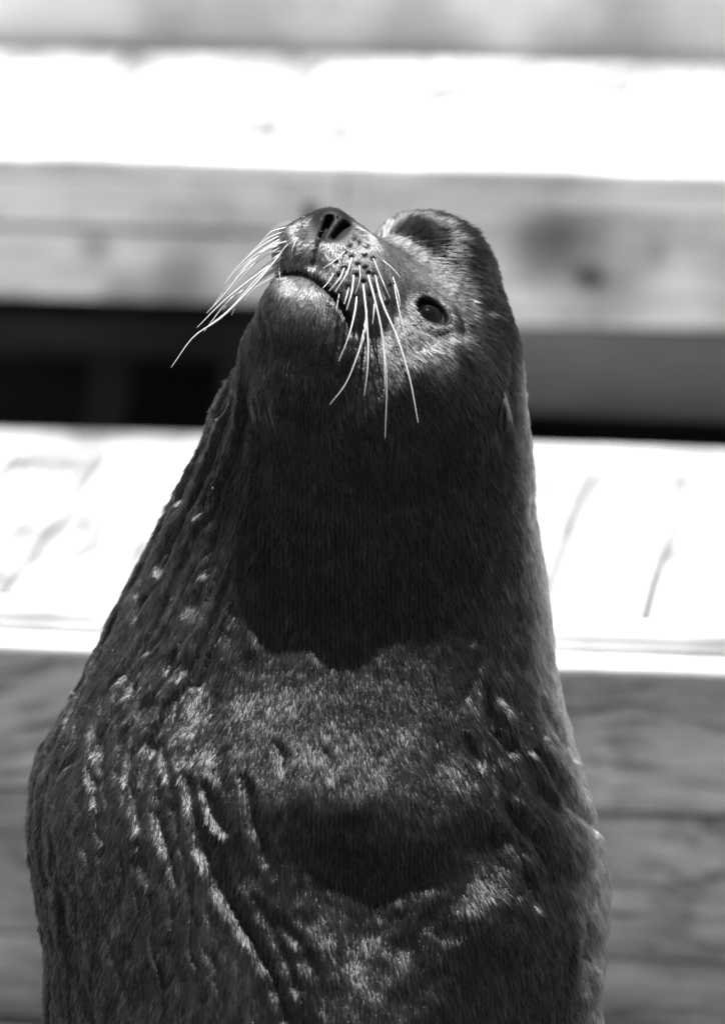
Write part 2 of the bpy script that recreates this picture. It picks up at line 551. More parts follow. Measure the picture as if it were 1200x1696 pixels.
def _eye(d, p):
    d = smin(d, oell(p, EYE_S - EYE_N * 6, EYE_AX, (40, 31, 11)), 18)      # lids: a soft raised ring
    return smax(d, -oell(p, EYE_S + EYE_N * 2, EYE_AX, (29, 21, 30)), 7)   # the opening
def _nose(d, p):
    for (a, b), n in zip(NOSTRILS, NOSTRIL_N):
        d = smax(d, -cone(p, a - n * 2, b - n * 1, 7.5, 5.5), 3)
        d = smax(d, -cone(p, a - n * 13, b - n * 10, 8.5, 6.0), 2)
    return d
def sdf2(p):
    d = sdf1(p)
    d = near(d, p, EYE_S, 90, _eye)
    d = near(d, p, NOSTRILS[0][0], 90, _nose)
    return d

def surface_nets(fn, xs, ys, zs):
    """naive surface nets on a grid of uneven spacing; only evaluates near the surface"""
    nx, ny, nz = len(xs), len(ys), len(zs)
    st = 4
    ix, iy, iz = [np.unique(np.r_[np.arange(0, n, st), n - 1]) for n in (nx, ny, nz)]
    gc = np.stack(np.meshgrid(xs[ix], ys[iy], zs[iz], indexing='ij'), -1)
    vc = fn(gc)
    V = np.empty((nx, ny, nz), np.float32)
    near = np.zeros((nx, ny, nz), bool)
    sp = max(np.diff(a).max() for a in (xs[ix], ys[iy], zs[iz]))
    for a in range(len(ix) - 1):
        for b in range(len(iy) - 1):
            x0, x1, y0, y1 = ix[a], ix[a + 1], iy[b], iy[b + 1]
            diag0 = (xs[x1] - xs[x0]) ** 2 + (ys[y1] - ys[y0]) ** 2
            for c in range(len(iz) - 1):
                z0, z1 = iz[c], iz[c + 1]
                cv = vc[a:a + 2, b:b + 2, c:c + 2]
                V[x0:x1 + 1, y0:y1 + 1, z0:z1 + 1] = cv[0, 0, 0]
                if cv.min() < 0 < cv.max() or np.abs(cv).min() < 0.95 * math.sqrt(diag0 + (zs[z1] - zs[z0]) ** 2):
                    near[x0:x1 + 1, y0:y1 + 1, z0:z1 + 1] = True
    k = np.argwhere(near)
    vals = np.empty(len(k), np.float32)
    for i in range(0, len(k), 400000):
        q = k[i:i + 400000]
        vals[i:i + 400000] = fn(np.stack([xs[q[:, 0]], ys[q[:, 1]], zs[q[:, 2]]], -1))
    V[near] = vals
    s = V < 0
    cs = np.zeros((nx - 1, ny - 1, nz - 1), np.int8)
    for dx in (0, 1):
        for dy in (0, 1):
            for dz in (0, 1):
                cs += s[dx:nx - 1 + dx, dy:ny - 1 + dy, dz:nz - 1 + dz]
    act = (cs > 0) & (cs < 8)
    idx = -np.ones(act.shape, np.int64)
    ci = np.argwhere(act)
    idx[act] = np.arange(len(ci))
    acc = np.zeros((len(ci), 3)); cnt = np.zeros(len(ci))
    corners = [(dx, dy, dz) for dx in (0, 1) for dy in (0, 1) for dz in (0, 1)]
    for a in range(8):
        for b in range(a + 1, 8):
            A, B = np.array(corners[a]), np.array(corners[b])
            if np.abs(A - B).sum() != 1: continue
            va = V[ci[:, 0] + A[0], ci[:, 1] + A[1], ci[:, 2] + A[2]].astype(float)
            vb = V[ci[:, 0] + B[0], ci[:, 1] + B[1], ci[:, 2] + B[2]].astype(float)
            m = (va < 0) != (vb < 0)
            tt = np.where(m, va / np.where(m, va - vb, 1), 0)
            acc[m] += (A + tt[:, None] * (B - A))[m]; cnt[m] += 1
    fr = acc / cnt[:, None]
    P = np.stack([a[ci[:, j]] + fr[:, j] * (a[ci[:, j] + 1] - a[ci[:, j]]) for j, a in enumerate((xs, ys, zs))], -1)
    faces = []
    for ax in range(3):
        o1, o2 = [k for k in range(3) if k != ax]
        sa = [slice(None)] * 3; sb = [slice(None)] * 3
        sa[ax] = slice(0, -1); sb[ax] = slice(1, None)
        ch = s[tuple(sa)] != s[tuple(sb)]
        e = np.argwhere(ch)
        ok = (e[:, o1] > 0) & (e[:, o2] > 0) & (e[:, o1] < s.shape[o1] - 1) & (e[:, o2] < s.shape[o2] - 1)
        e = e[ok]
        ins = s[tuple(e.T)]
        q = []
        for d1, d2 in ((-1, -1), (0, -1), (0, 0), (-1, 0)):
            c = e.copy(); c[:, o1] += d1; c[:, o2] += d2
            q.append(idx[tuple(c.T)])
        q = np.stack(q, 1)
        flip = ins if ax != 1 else ~ins
        q[~flip] = q[~flip][:, ::-1]
        faces.append(q)
    return P, np.concatenate(faces)

def subdivide(P, Q):
    n = len(P)
    E = np.stack([Q, np.roll(Q, -1, 1)], -1).reshape(-1, 2)
    E.sort(axis=1)
    key = E[:, 0] * n + E[:, 1]
    uk, inv = np.unique(key, return_inverse=True)
    mid = (P[uk // n] + P[uk % n]) / 2
    fc = P[Q].mean(1)
    em = (n + inv).reshape(-1, 4)
    fi = n + len(uk) + np.arange(len(Q))
    out = np.concatenate([np.stack([Q[:, k], em[:, k], fi, em[:, k - 1]], 1) for k in range(4)])
    return np.concatenate([P, mid, fc]), out

def vnormals(P, Q):
    fn = np.cross(P[Q[:, 2]] - P[Q[:, 0]], P[Q[:, 3]] - P[Q[:, 1]])
    N = np.zeros_like(P)
    for k in range(4):
        for c in range(3):
            N[:, c] += np.bincount(Q[:, k], fn[:, c], len(P))
    return N / (np.linalg.norm(N, axis=1, keepdims=True) + 1e-12), fn

import time as _time
_t0 = _time.time()
def axis(*segs):
    out = [np.arange(a, b, h) for a, b, h in segs]
    return np.concatenate(out)
GX = axis((-80, 8, 22.0), (8, 1040, 7.5), (1040, 1180, 24.0))
GY = axis((325, 760, 5.5), (760, 1720, 8.0), (1720, 2330, 26.0))
GZ = axis((-990, -420, 28.0), (-420, -120, 12.0), (-120, 470, 6.5))
P, Q = surface_nets(sdf2, GX, GY, GZ)
print('nets', len(P), len(Q), _time.time() - _t0)
def project(P, fn, it=3):
    for _ in range(it):
        d = fn(P)
        P = P - np.clip(d, -4, 4)[:, None] * grad(P, fn, 1.0)
    return P
P = project(P, sdf2, 2)
P, Q = subdivide(P, Q)
P = project(P, sdf2, 2)
print('projected', len(P), _time.time() - _t0)

# --- folds, dents and wrinkles pressed into the surface along its normals
N, _ = vnormals(P, Q)
sx, sy = seen(P)
front = sstep(-0.05, 0.25, N[:, 2])
STROKES = [  # points, half width, depth (negative: a raised ridge)
    ([(306, 1285), (318, 1340), (332, 1400), (362, 1470), (395, 1520), (420, 1560), (452, 1620), (470, 1690)], 11, 15),
    ([(338, 1300), (352, 1340), (368, 1372)], 12, 12),
    ([(352, 1390), (368, 1440), (378, 1470)], 7, 8),
    ([(256, 1340), (272, 1385), (284, 1430), (293, 1475)], 8, 11),
    ([(228, 1398), (236, 1430), (243, 1460)], 8, 10),
    ([(276, 1250), (284, 1300), (286, 1345)], 7, 8),
    ([(402, 1285), (412, 1330), (428, 1390), (436, 1425)], 11, 10),
    ([(420, 1482), (440, 1520), (470, 1580), (490, 1640)], 9, 10),
    ([(455, 1522), (490, 1560), (520, 1612), (540, 1680)], 13, 9),
    ([(338, 1565), (348, 1590), (360, 1640)], 7, 9),
    ([(255, 1550), (262, 1600), (270, 1660)], 6, 7),
    ([(160, 1500), (180, 1560), (215, 1640)], 9, 9),
    ([(196, 1400), (204, 1470), (196, 1530)], 7, 8),
    ([(130, 1330), (140, 1400), (150, 1470)], 8, 7),
    ([(212, 1240), (218, 1310), (232, 1370)], 7, 8),
    ([(165, 1190), (160, 1260), (172, 1330)], 8, 8),
    ([(96, 1480), (104, 1540), (136, 1640), (160, 1700)], 9, 16),
    ([(808, 1135), (814, 1170), (822, 1205), (845, 1245)], 8, 14),
    ([(826, 1160), (842, 1195), (856, 1230)], 7, -9),
    ([(774, 1215), (784, 1240), (794, 1265)], 7, 8),
    ([(826, 1275), (838, 1305), (846, 1330)], 6, 7),
    ([(832, 1322), (848, 1348), (866, 1375)], 10, 12),
    ([(900, 1160), (918, 1195), (938, 1228), (952, 1250)], 7, 12),
    ([(886, 1238), (904, 1272), (930, 1308), (956, 1338), (985, 1375)], 8, 16),
    ([(905, 1225), (925, 1262), (948, 1300)], 9, -8),
    ([(876, 1250), (895, 1285), (925, 1330)], 8, -9),
    ([(870, 1425), (885, 1470), (890, 1500)], 8, 9),
    ([(985, 1530), (980, 1580), (972, 1640)], 9, 14),
    ([(880, 820), (884, 845), (880, 868)], 8, 9),
    ([(758, 575), (772, 600), (786, 625)], 10, 5),
    ([(798, 496), (810, 506), (822, 514)], 8, 6),
    ([(818, 560), (830, 600), (833, 640)], 7, -5),
    ([(845, 630), (850, 680), (858, 730)], 7, 6),
    ([(636, 470), (650, 500), (655, 530)], 7, 5),
    ([(700, 548), (722, 556), (744, 550)], 6, 3),
    ([(592, 530), (600, 560), (596, 600)], 8, 5),
    ([(560, 545), (556, 580), (548, 612)], 8, 5),
    ([(428, 700), (432, 760), (424, 830)], 12, 9),
    ([(432, 500), (440, 560), (436, 620)], 6, 4),
    ([(540, 1235), (548, 1265), (545, 1285)], 10, 5),
    ([(460, 1225), (468, 1250), (466, 1275)], 10, 8),
]
MOUTH = [(428, 470), (440, 461), (458, 454), (480, 450), (503, 452), (520, 460), (537, 474), (553, 490), (567, 508), (577, 527), (583, 548)]
DENTS = [(808, 770, 9, 8), (755, 800, 8, 6), (750, 815, 7, -5), (860, 1022, 7, 8), (856, 1046, 8, 9), (884, 1033, 6, 6), (872, 1105, 7, 5),
         (782, 1055, 7, 6), (775, 1140, 9, 6), (770, 1130, 7, -5), (700, 1090, 10, 5), (735, 1000, 9, 5), (632, 1100, 10, -7),
         (420, 935, 15, -9), (556, 943, 12, -9), (665, 955, 16, -10), (444, 1006, 10, -7), (420, 1068, 13, -9), (724, 1020, 12, -8),
         (520, 1100, 14, -7), (800, 1110, 10, -7), (405, 960, 13, 7), (640, 985, 14, 7), (700, 1060, 12, 6)]

def seg_field(pts, xx, yy):
    """distance to a polyline and position along it"""
    best = np.full(len(xx), 1e9); along = np.zeros(len(xx))
    L = [0]
    for a, b in zip(pts[:-1], pts[1:]): L.append(L[-1] + math.hypot(b[0] - a[0], b[1] - a[1]))
    for k, (a, b) in enumerate(zip(pts[:-1], pts[1:])):
        ax, ay = a; bx, by = b
        l2 = (bx - ax) ** 2 + (by - ay) ** 2
        t = np.clip(((xx - ax) * (bx - ax) + (yy - ay) * (by - ay)) / l2, 0, 1)
        d = np.hypot(xx - ax - t * (bx - ax), yy - ay - t * (by - ay))
        m = d < best
        best[m] = d[m]; along[m] = ((L[k] + t * math.sqrt(l2)) / L[-1])[m]
    return best, along

disp = np.zeros(len(P))
vis = (N[:, 2] > -0.1) & (sx > 0) & (sx < 1130) & (sy > 300) & (sy < 1750)
vi = np.nonzero(vis)[0]
vx, vy = sx[vi], sy[vi]
wob = fbm(np.stack([vx / 45, vy / 45, np.zeros(len(vi))], -1), 5) * 5
wob2 = fbm(np.stack([vx / 45, vy / 45, np.ones(len(vi)) * 9], -1), 8) * 5
dd = np.zeros(len(vi))
for pts, hw, dep in STROKES:
    dep *= 1.15 if pts[0][0] > 760 and pts[0][1] > 1100 else (0.8 if hw > 10 or pts[0][1] < 1100 else 0.65)
    x0 = min(p[0] for p in pts) - 60; x1 = max(p[0] for p in pts) + 60
    y0 = min(p[1] for p in pts) - 60; y1 = max(p[1] for p in pts) + 60
    m = (vx > x0) & (vx < x1) & (vy > y0) & (vy < y1)
    d, s = seg_field(pts, vx[m] + wob[m], vy[m] + wob2[m])
    taper = np.sin(np.pi * np.clip(s * 0.86 + 0.07, 0, 1)) ** 0.6
    h = hw * (0.45 + 0.55 * taper)
    prof = np.exp(-(d / h) ** 2) - 0.15 * np.exp(-((d - 2.0 * h) / (0.9 * h)) ** 2)   # groove with swollen lips
    dd[m] -= dep * taper * prof
d, s = seg_field(MOUTH, vx, vy)
dd -= 13 * np.exp(-(d / 4.6) ** 2) * np.sin(np.pi * np.clip(s * .9 + .06, 0, 1)) ** 0.4
d, s = seg_field([(528, 398), (522, 418), (517, 440)], vx, vy)
dd -= 6 * np.exp(-(d / 4.0) ** 2)
for x, y, r, dep in DENTS:
    dd -= (0.6 if dep > 0 else 0.45) * dep * np.exp(-(((vx + wob - x) / r) ** 2 + ((vy + wob2 - y) / (1.7 * r)) ** 2))
for x, y, rx_, up_h, dn_h, dep in ((605, 1450, 140, 62, 210, 58), (820, 1400, 62, 30, 80, 24), (950, 1460, 48, 40, 100, 18), (800, 1545, 80, 70, 60, -10), (330, 1165, 40, 50, 90, 9)):
    qx_ = (vx + 3 * wob - x) / rx_; qy = vy + 3.5 * wob2 - y - (0.2 * (vx - x) if rx_ > 100 else 0)
    qy = qy / np.where(qy > 0, dn_h, up_h)
    dd -= dep * np.exp(-(qx_ ** 2 + qy ** 2) ** 1.15)
PITS = [(571, 416), (581, 424), (592, 437), (570, 444), (604, 423), (590, 455), (601, 465), (589, 489), (609, 452), (620, 455),
        (617, 428), (630, 498), (604, 443), (578, 407), (594, 402), (607, 407), (560, 455), (576, 474), (556, 432), (604, 506),
        (625, 480), (645, 470), (561, 487), (612, 486), (586, 395), (640, 500)]
for x, y in PITS:
    q = np.exp(-(((vx - x) / 3.6) ** 2 + ((vy - y) / 3.6) ** 2))
    dd -= 3.2 * q
    dd += 0.5 * np.exp(-(((vx - x) / 7) ** 2 + ((vy - y + 6) / 7) ** 2))
disp[vi] += dd * front[vi]

# loose wrinkled skin: ridges running down the neck and flank
cxp = np.interp(P[:, 1], _ty, (_tab[0] + _tab[1]) / 2); cwp = np.interp(P[:, 1], _ty, (_tab[2] + _tab[3]) / 2)
phi = np.arctan2(P[:, 2] - cwp, P[:, 0] - cxp)
bndL = np.interp(sy, [540, 690, 850, 1000, 1200, 1400, 1612, 1800], [400, 428, 372, 372, 350, 330, 420, 450])
q = np.stack([phi * 23.0, P[:, 1] / 150.0, np.zeros(len(P))], -1)
q = q + 0.42 * np.stack([noise(P / 42.0, 31), noise(P / 42.0, 32), 0 * sx], -1)
wr = np.clip(noise(q, 3) / 0.35, -1.4, 1.4)
q2 = np.stack([phi * 13.0, P[:, 1] / 150.0, np.ones(len(P)) * 3.3], -1) + 0.4 * np.stack([noise(P / 60.0, 33), noise(P / 60.0, 34), 0 * sx], -1)
ridge = 0.66 * wr + 0.15 * noise(q * 1.9 + 5, 4) - 1.05 * np.exp(-(noise(q2, 6) / 0.09) ** 2)
neck_w = 1 + 0.5 * sstep(560, 680, sy) * sstep(1000, 850, sy)
left_m = neck_w * sstep(40, -40, sx - bndL) * sstep(560, 700, sy)
low_soft = 1 - 0.45 * sstep(1250, 1450, sy)
right_m = sstep(700, 860, sx - (sy - 1200) * 0.1) * sstep(1080, 1200, sy) * 0.45
disp += (7.5 * left_m * low_soft + 5.5 * right_m) * ridge
# finer creases all over and slow lumps
disp += 0.9 * fbm(P / np.array([16.0, 30.0, 16.0]), 12) * sstep(560, 800, sy)
disp += 4.0 * fbm(P / np.array([75.0, 110.0, 75.0]), 21) * sstep(620, 900, sy)
disp += 1.6 * fbm(P / 38.0, 25) * (1 - sstep(560, 800, sy)) * sstep(60, 140, np.hypot(sx - 545, sy - 420) * 1.0)
P = P + N * disp[:, None]
N, FN = vnormals(P, Q)
WP = to_world(P)
print('displaced', _time.time() - _t0)

# --- colour of the coat (pale muzzle, brow and lips, dark brow patch; rim light and flank sunlight painted in)
def blob(x, y, cx, cy, rx, ry, ang=0.0):
    c, s_ = math.cos(ang), math.sin(ang)
    dx, dy = x - cx, y - cy
    a = (dx * c + dy * s_) / rx; b = (-dx * s_ + dy * c) / ry
    return np.exp(-(a * a + b * b))

def coat(p):
    x, y = seen(p)
    fr = sstep(-0.6, 0.1, p[:, 2] / 200.0 + 0.3)
    tone = np.full(len(p), 0.0125)
    n1 = fbm(p / np.array([60.0, 90.0, 60.0]), 41); n2 = fbm(p / np.array([14.0, 26.0, 14.0]), 44)
    tone = tone * (1 + 0.45 * n1 + 0.4 * n2)
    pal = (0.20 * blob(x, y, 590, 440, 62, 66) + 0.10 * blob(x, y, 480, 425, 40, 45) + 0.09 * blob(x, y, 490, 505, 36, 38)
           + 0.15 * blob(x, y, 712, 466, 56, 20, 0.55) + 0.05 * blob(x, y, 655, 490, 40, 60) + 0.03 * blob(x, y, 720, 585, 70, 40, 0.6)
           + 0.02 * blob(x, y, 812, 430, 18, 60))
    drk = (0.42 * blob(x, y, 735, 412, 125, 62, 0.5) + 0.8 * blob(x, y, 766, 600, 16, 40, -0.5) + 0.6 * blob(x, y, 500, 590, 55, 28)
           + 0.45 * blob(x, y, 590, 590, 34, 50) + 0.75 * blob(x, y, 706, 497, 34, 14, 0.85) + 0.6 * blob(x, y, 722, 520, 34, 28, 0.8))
    cx_ = np.interp(p[:, 1], _ty, (_tab[0] + _tab[1]) / 2); cw_ = np.interp(p[:, 1], _ty, (_tab[2] + _tab[3]) / 2)
    ph = np.arctan2(p[:, 2] - cw_, p[:, 0] - cx_)
    rim_light = sstep(0.42, -0.05, ph) * sstep(-2.9, -2.2, ph) * sstep(560, 660, y)      # rim light painted as pale fur down the back and right edge
    bL = np.interp(y, [540, 690, 850, 1000, 1200, 1400, 1612, 1800], [400, 428, 372, 372, 350, 330, 420, 450])
    tone = tone * (1 + 1.5 * sstep(40, -40, x - bL) * sstep(560, 720, y))             # flank tone raised in place of sunlight
    tone = tone + 0.30 * rim_light * (1 + 0.4 * n1)
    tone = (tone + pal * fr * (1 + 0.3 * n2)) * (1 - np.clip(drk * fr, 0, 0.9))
    return np.clip(tone, 0.006, 0.5)

def bare(p):
    """1 where the skin is hairless: nose, lips, eye rims, whisker pits, ear opening"""
    x, y = seen(p)
    fr = p[:, 2] > 20
    b = np.zeros(len(p))
    b = np.maximum(b, sstep(1.25, 0.95, np.sqrt(((x - 549) / 32) ** 2 + ((y - 372) / 26) ** 2)) * fr)
    q = (p - EYE_S) @ EYE_AX.T
    b = np.maximum(b, sstep(1.15, 0.95, np.sqrt((q[:, 0] / 34) ** 2 + (q[:, 1] / 25) ** 2 + (q[:, 2] / 60) ** 2)))
    d, s = seg_field(MOUTH, x, y)
    b = np.maximum(b, sstep(7.0, 4.0, d) * fr)
    d, s = seg_field([(528, 398), (522, 418), (517, 440)], x, y)
    b = np.maximum(b, sstep(4.5, 2.5, d) * fr)
    for px, py in PITS:
        b = np.maximum(b, sstep(6.0, 4.0, np.hypot(x - px, y - py)) * fr)
    return b

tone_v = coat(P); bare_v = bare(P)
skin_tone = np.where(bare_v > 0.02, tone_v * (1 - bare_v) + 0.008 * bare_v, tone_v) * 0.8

# --- materials
t = NT('sea_lion_skin')
b_ = t.n('ShaderNodeBsdfPrincipled')
at = t.n('ShaderNodeAttribute'); at.attribute_name = 'tone'
t.l(at.outputs['Fac'], b_.inputs['Base Color'])
b_.inputs['Roughness'].default_value = 0.55
b_.inputs['Specular IOR Level'].default_value = 0.13
nz = t.n('ShaderNodeTexNoise', i_Scale=700.0, i_Detail=2.0)
tc = t.n('ShaderNodeTexCoord'); t.l(tc.outputs['Object'], nz.inputs['Vector'])
bp = t.n('ShaderNodeBump'); bp.inputs['Strength'].default_value = 0.35; bp.inputs['Distance'].default_value = 0.001
t.l(nz.outputs[0], bp.inputs['Height']); t.l(bp.outputs[0], b_.inputs['Normal'])
t.l(b_.outputs[0], t.out.inputs['Surface'])
M_SKIN = t.m

t = NT('sea_lion_fur')
h_ = t.n('ShaderNodeBsdfHairPrincipled')
h_.model = 'CHIANG'
h_.parametrization = 'COLOR'
at = t.n('ShaderNodeAttribute'); at.attribute_name = 'tone'
t.l(at.outputs['Fac'], h_.inputs['Color'])
h_.inputs['Roughness'].default_value = 0.17
h_.inputs['Radial Roughness'].default_value = 0.45
h_.inputs['Coat'].default_value = 0.0
h_.inputs['IOR'].default_value = 1.42
t.l(h_.outputs[0], t.out.inputs['Surface'])
M_FUR = t.m

t = NT('eyeball_gloss')
b_ = t.n('ShaderNodeBsdfPrincipled')
tc = t.n('ShaderNodeTexCoord')
sep = t.n('ShaderNodeVectorMath', operation='LENGTH')
xy = t.n('ShaderNodeVectorMath', operation='MULTIPLY'); xy.inputs[1].default_value = (1, 1, 0)
t.l(tc.outputs['Object'], xy.inputs[0]); t.l(xy.outputs[0], sep.inputs[0])
c = t.ramp(t.math('MULTIPLY', sep.outputs['Value'], 40.0), [(0.0, 0.001), (0.36, 0.0012), (0.42, 0.003), (0.66, 0.004), (0.75, 0.08)])
t.l(c, b_.inputs['Base Color'])
b_.inputs['Roughness'].default_value = 0.03
b_.inputs['Specular IOR Level'].default_value = 0.3
t.l(b_.outputs[0], t.out.inputs['Surface'])
M_EYE = t.m

t = NT('whisker_keratin')
b_ = t.n('ShaderNodeBsdfPrincipled')
nz = t.n('ShaderNodeTexNoise', i_Scale=40.0)
oi = t.n('ShaderNodeObjectInfo')
c = t.math('MULTIPLY', t.ramp(nz.outputs[0], [(0.3, 0.55), (0.7, 0.8)]), t.ramp(oi.outputs['Random'], [(0.0, 0.65), (0.5, 1.0)]))
t.l(c, b_.inputs['Base Color'])
b_.inputs['Roughness'].default_value = 0.3
t.l(b_.outputs[0], t.out.inputs['Surface'])
M_WHISK = t.m

# --- the body mesh
BASE = np.array([0.0, 0.15, 0.0])
lion = empty('sea_lion', BASE)
tag(lion, 'large dark furred male sea lion sitting upright with its snout raised', 'sea lion')
me = bpy.data.meshes.new('body')
me.vertices.add(len(WP)); me.vertices.foreach_set('co', (WP - BASE).astype(np.float32).ravel())
me.loops.add(len(Q) * 4); me.loops.foreach_set('vertex_index', Q.astype(np.int32).ravel())
me.polygons.add(len(Q)); me.polygons.foreach_set('loop_start', np.arange(0, len(Q) * 4, 4, dtype=np.int32))
me.polygons.foreach_set('use_smooth', np.ones(len(Q), bool))
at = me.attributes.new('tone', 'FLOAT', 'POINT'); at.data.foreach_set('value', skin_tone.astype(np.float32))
me.update(); me.validate()
me.materials.append(M_SKIN)
body = bpy.data.objects.new('body', me); COL.objects.link(body); body.parent = lion
_c = WP[Q[:200]].mean(1)

# --- eyes (one looks at us, the other is on the far side of the head)
def eyeball(C, n, r, label=None):
    bm = bmesh.new()
    bmesh.ops.create_uvsphere(bm, u_segments=40, v_segments=28, radius=r)
    for v in bm.verts:                                     # cornea bulge
        c = max(0, v.co.z / r - 0.78) / 0.22
        v.co.z += 0.06 * r * c
    m = bpy.data.meshes.new('eye'); bm.to_mesh(m); bm.free()
    m.polygons.foreach_set('use_smooth', [True] * len(m.polygons))
    m.materials.append(M_EYE)
    o = bpy.data.objects.new('eye', m); COL.objects.link(o); o.parent = lion
    o.location = Vector(C - BASE)
    o.rotation_euler = Vector(n).to_track_quat('Z', 'Y').to_euler()
    return o
nw = EYE_N[0] * RT - EYE_N[1] * UP - EYE_N[2] * F
gaze = nw + 0.25 * RT * -1 + 0.10 * UP
eyeball(to_world(EYE_C), gaze / np.linalg.norm(gaze), EYE_R / K)

# --- ear: a small rolled leaf lying back against the head
def ear_mesh():
    a = surf(832, 634); b = surf(841, 718)
    a[2] += 0; b[2] += 27; a[0] -= 4; b[0] -= 6
    n, m = 22, 28
    V, Fc, TN = [], [], []
    for i in range(n):
        f = i / (n - 1)
        c = a + (b - a) * f + np.array([3.5 * math.sin(math.pi * f), 0, 3 * math.sin(math.pi * f)])
        r = 3.0 + 13.0 * (f ** 1.2)
        if f > 0.66: r *= math.sqrt(max(0.0, 1 - ((f - 0.66) / 0.34) ** 2)) * 0.97 + 0.03
        for k in range(m):
            th = 2 * math.pi * k / m
            slit = math.exp(-(((th - 2.05 + 0.5 * (1 - f)) / 0.36) ** 2)) * sstep(0.42, 0.68, f)
            fold = math.exp(-(((th - 2.9) / 0.5) ** 2)) * 0.25
            rr = r * (1 - 0.8 * float(slit) + fold * f)
            TN.append(0.09 * (1 - 0.88 * float(slit)))
            V.append(c + np.array([rr * math.cos(th), 0.15 * rr * math.cos(th), rr * 0.8 * math.sin(th)]))
    for i in range(n - 1):
        for k in range(m):
            Fc.append((i * m + k, i * m + (k + 1) % m, (i + 1) * m + (k + 1) % m, (i + 1) * m + k))
    Fc.append(tuple(range(m))[::-1]); Fc.append(tuple((n - 1) * m + k for k in range(m)))
    o = new_mesh('ear', to_world(np.array(V)) - BASE, Fc, M_SKIN, lion)
    at = o.data.attributes.new('tone', 'FLOAT', 'POINT')
    at.data.foreach_set('value', np.array(TN, np.float32))
    return o
ear_mesh()

# --- whiskers: tapering bent bristles, each one its own
def bezier(pts, n=18):
    """smooth curve through the points"""
    pts = np.array(pts, float)
    tt = np.linspace(0, len(pts) - 1, n)
    out = []
    for u in tt:
        i = min(int(u), len(pts) - 2); f = u - i
        p0 = pts[max(i - 1, 0)]; p1 = pts[i]; p2 = pts[i + 1]; p3 = pts[min(i + 2, len(pts) - 1)]
        if i == 0: p0 = 2 * p1 - p2
        if i + 2 > len(pts) - 1: p3 = 2 * p2 - p1
        out.append(0.5 * ((2 * p1) + (-p0 + p2) * f + (2 * p0 - 5 * p1 + 4 * p2 - p3) * f * f + (-p0 + 3 * p1 - 3 * p2 + p3) * f ** 3))
    return np.array(out)

def whisker(pts, r0):
    c = to_world(bezier(pts)) - BASE
    n = len(c); sides = 6
    V, Fc = [], []
    for i in range(n):
        tn = c[min(i + 1, n - 1)] - c[max(i - 1, 0)]; tn /= np.linalg.norm(tn)
        a = np.cross(tn, (0.3, 0.2, 0.9)); a /= np.linalg.norm(a); b = np.cross(tn, a)
        rr = r0 / K * (1 - 0.72 * (i / (n - 1)) ** 1.3)
        for k in range(sides):
            th = 2 * math.pi * k / sides
            V.append(c[i] + rr * (math.cos(th) * a + math.sin(th) * b))
    for i in range(n - 1):
        for k in range(sides):
            Fc.append((i * sides + k, i * sides + (k + 1) % sides, (i + 1) * sides + (k + 1) % sides, (i + 1) * sides + k))
    V.append(c[-1] + (c[-1] - c[-2]) * 0.3)
    for k in range(sides): Fc.append(((n - 1) * sides + k, (n - 1) * sides + (k + 1) % sides, len(V) - 1))
    return new_mesh('whisker', V, Fc, M_WHISK, lion)

def wpx(path, lift, r0):
    """path in picture pixels; the root sits on the skin, the rest stands off it by a growing distance"""
    root = surf(*path[0], fn=sdf0)
    pts = [root - np.array([0, 0, 3])]
    for k, (x, y) in enumerate(path[1:]):
        f = (k + 1) / (len(path) - 1)
        wv = root[2] + lift * (1 - (1 - f) ** 2)
        s = surf(x, y, fn=sdf0)[2]
        if s > -200: wv = max(wv, s + 10)
        X, Y = unseen(x, y, wv)
        pts.append(np.array([X, Y, wv]))
    whisker(pts, r0 * 0.78)

def R1(pts): return [(400 + x / 2.4, 320 + y / 2.4) for x, y in pts]
def R2(pts): return [(60 + x / 2.069, 60 + y / 2.069) for x, y in pts]
for pts, r in [
    ([(528, 325), (560, 440), (620, 580), (668, 740), (700, 908)], 2.4),
    ([(502, 325), (530, 430), (558, 560), (576, 730), (570, 970)], 2.4),
    ([(538, 460), (556, 560), (567, 660), (569, 770)], 1.9),
    ([(482, 358), (494, 470), (502, 600), (500, 700), (487, 803)], 2.2),
    ([(497, 450), (488, 560), (462, 640), (415, 755), (352, 838)], 2.2),
    ([(458, 408), (448, 480), (425, 570), (386, 667)], 1.9),
    ([(445, 325), (438, 390), (417, 464)], 1.8),
    ([(425, 373), (418, 405), (407, 440)], 1.7),
    ([(437, 258), (418, 318), (372, 392)], 1.8),
    ([(408, 297), (388, 340), (348, 388)], 1.7),
    ([(410, 230), (372, 266), (322, 300)], 1.2),
    ([(366, 318), (345, 352), (322, 378)], 1.2),
    ([(605, 360), (620, 440), (640, 530), (662, 640)], 1.4),
    ([(492, 500), (482, 560), (462, 640)], 1.3),
    ([(388, 400), (382, 430), (377, 465)], 1.2),
    ([(522, 258), (560, 350), (590, 420)], 1.1),
    ([(467, 285), (470, 340), (452, 400)], 1.1),
    ([(528, 400), (526, 460), (520, 520)], 1.2),
    ([(560, 265), (600, 300), (630, 335)], 1.0),
    ([(600, 330), (622, 400), (630, 450)], 1.0)]:
    wpx(R1(pts), 55, r)
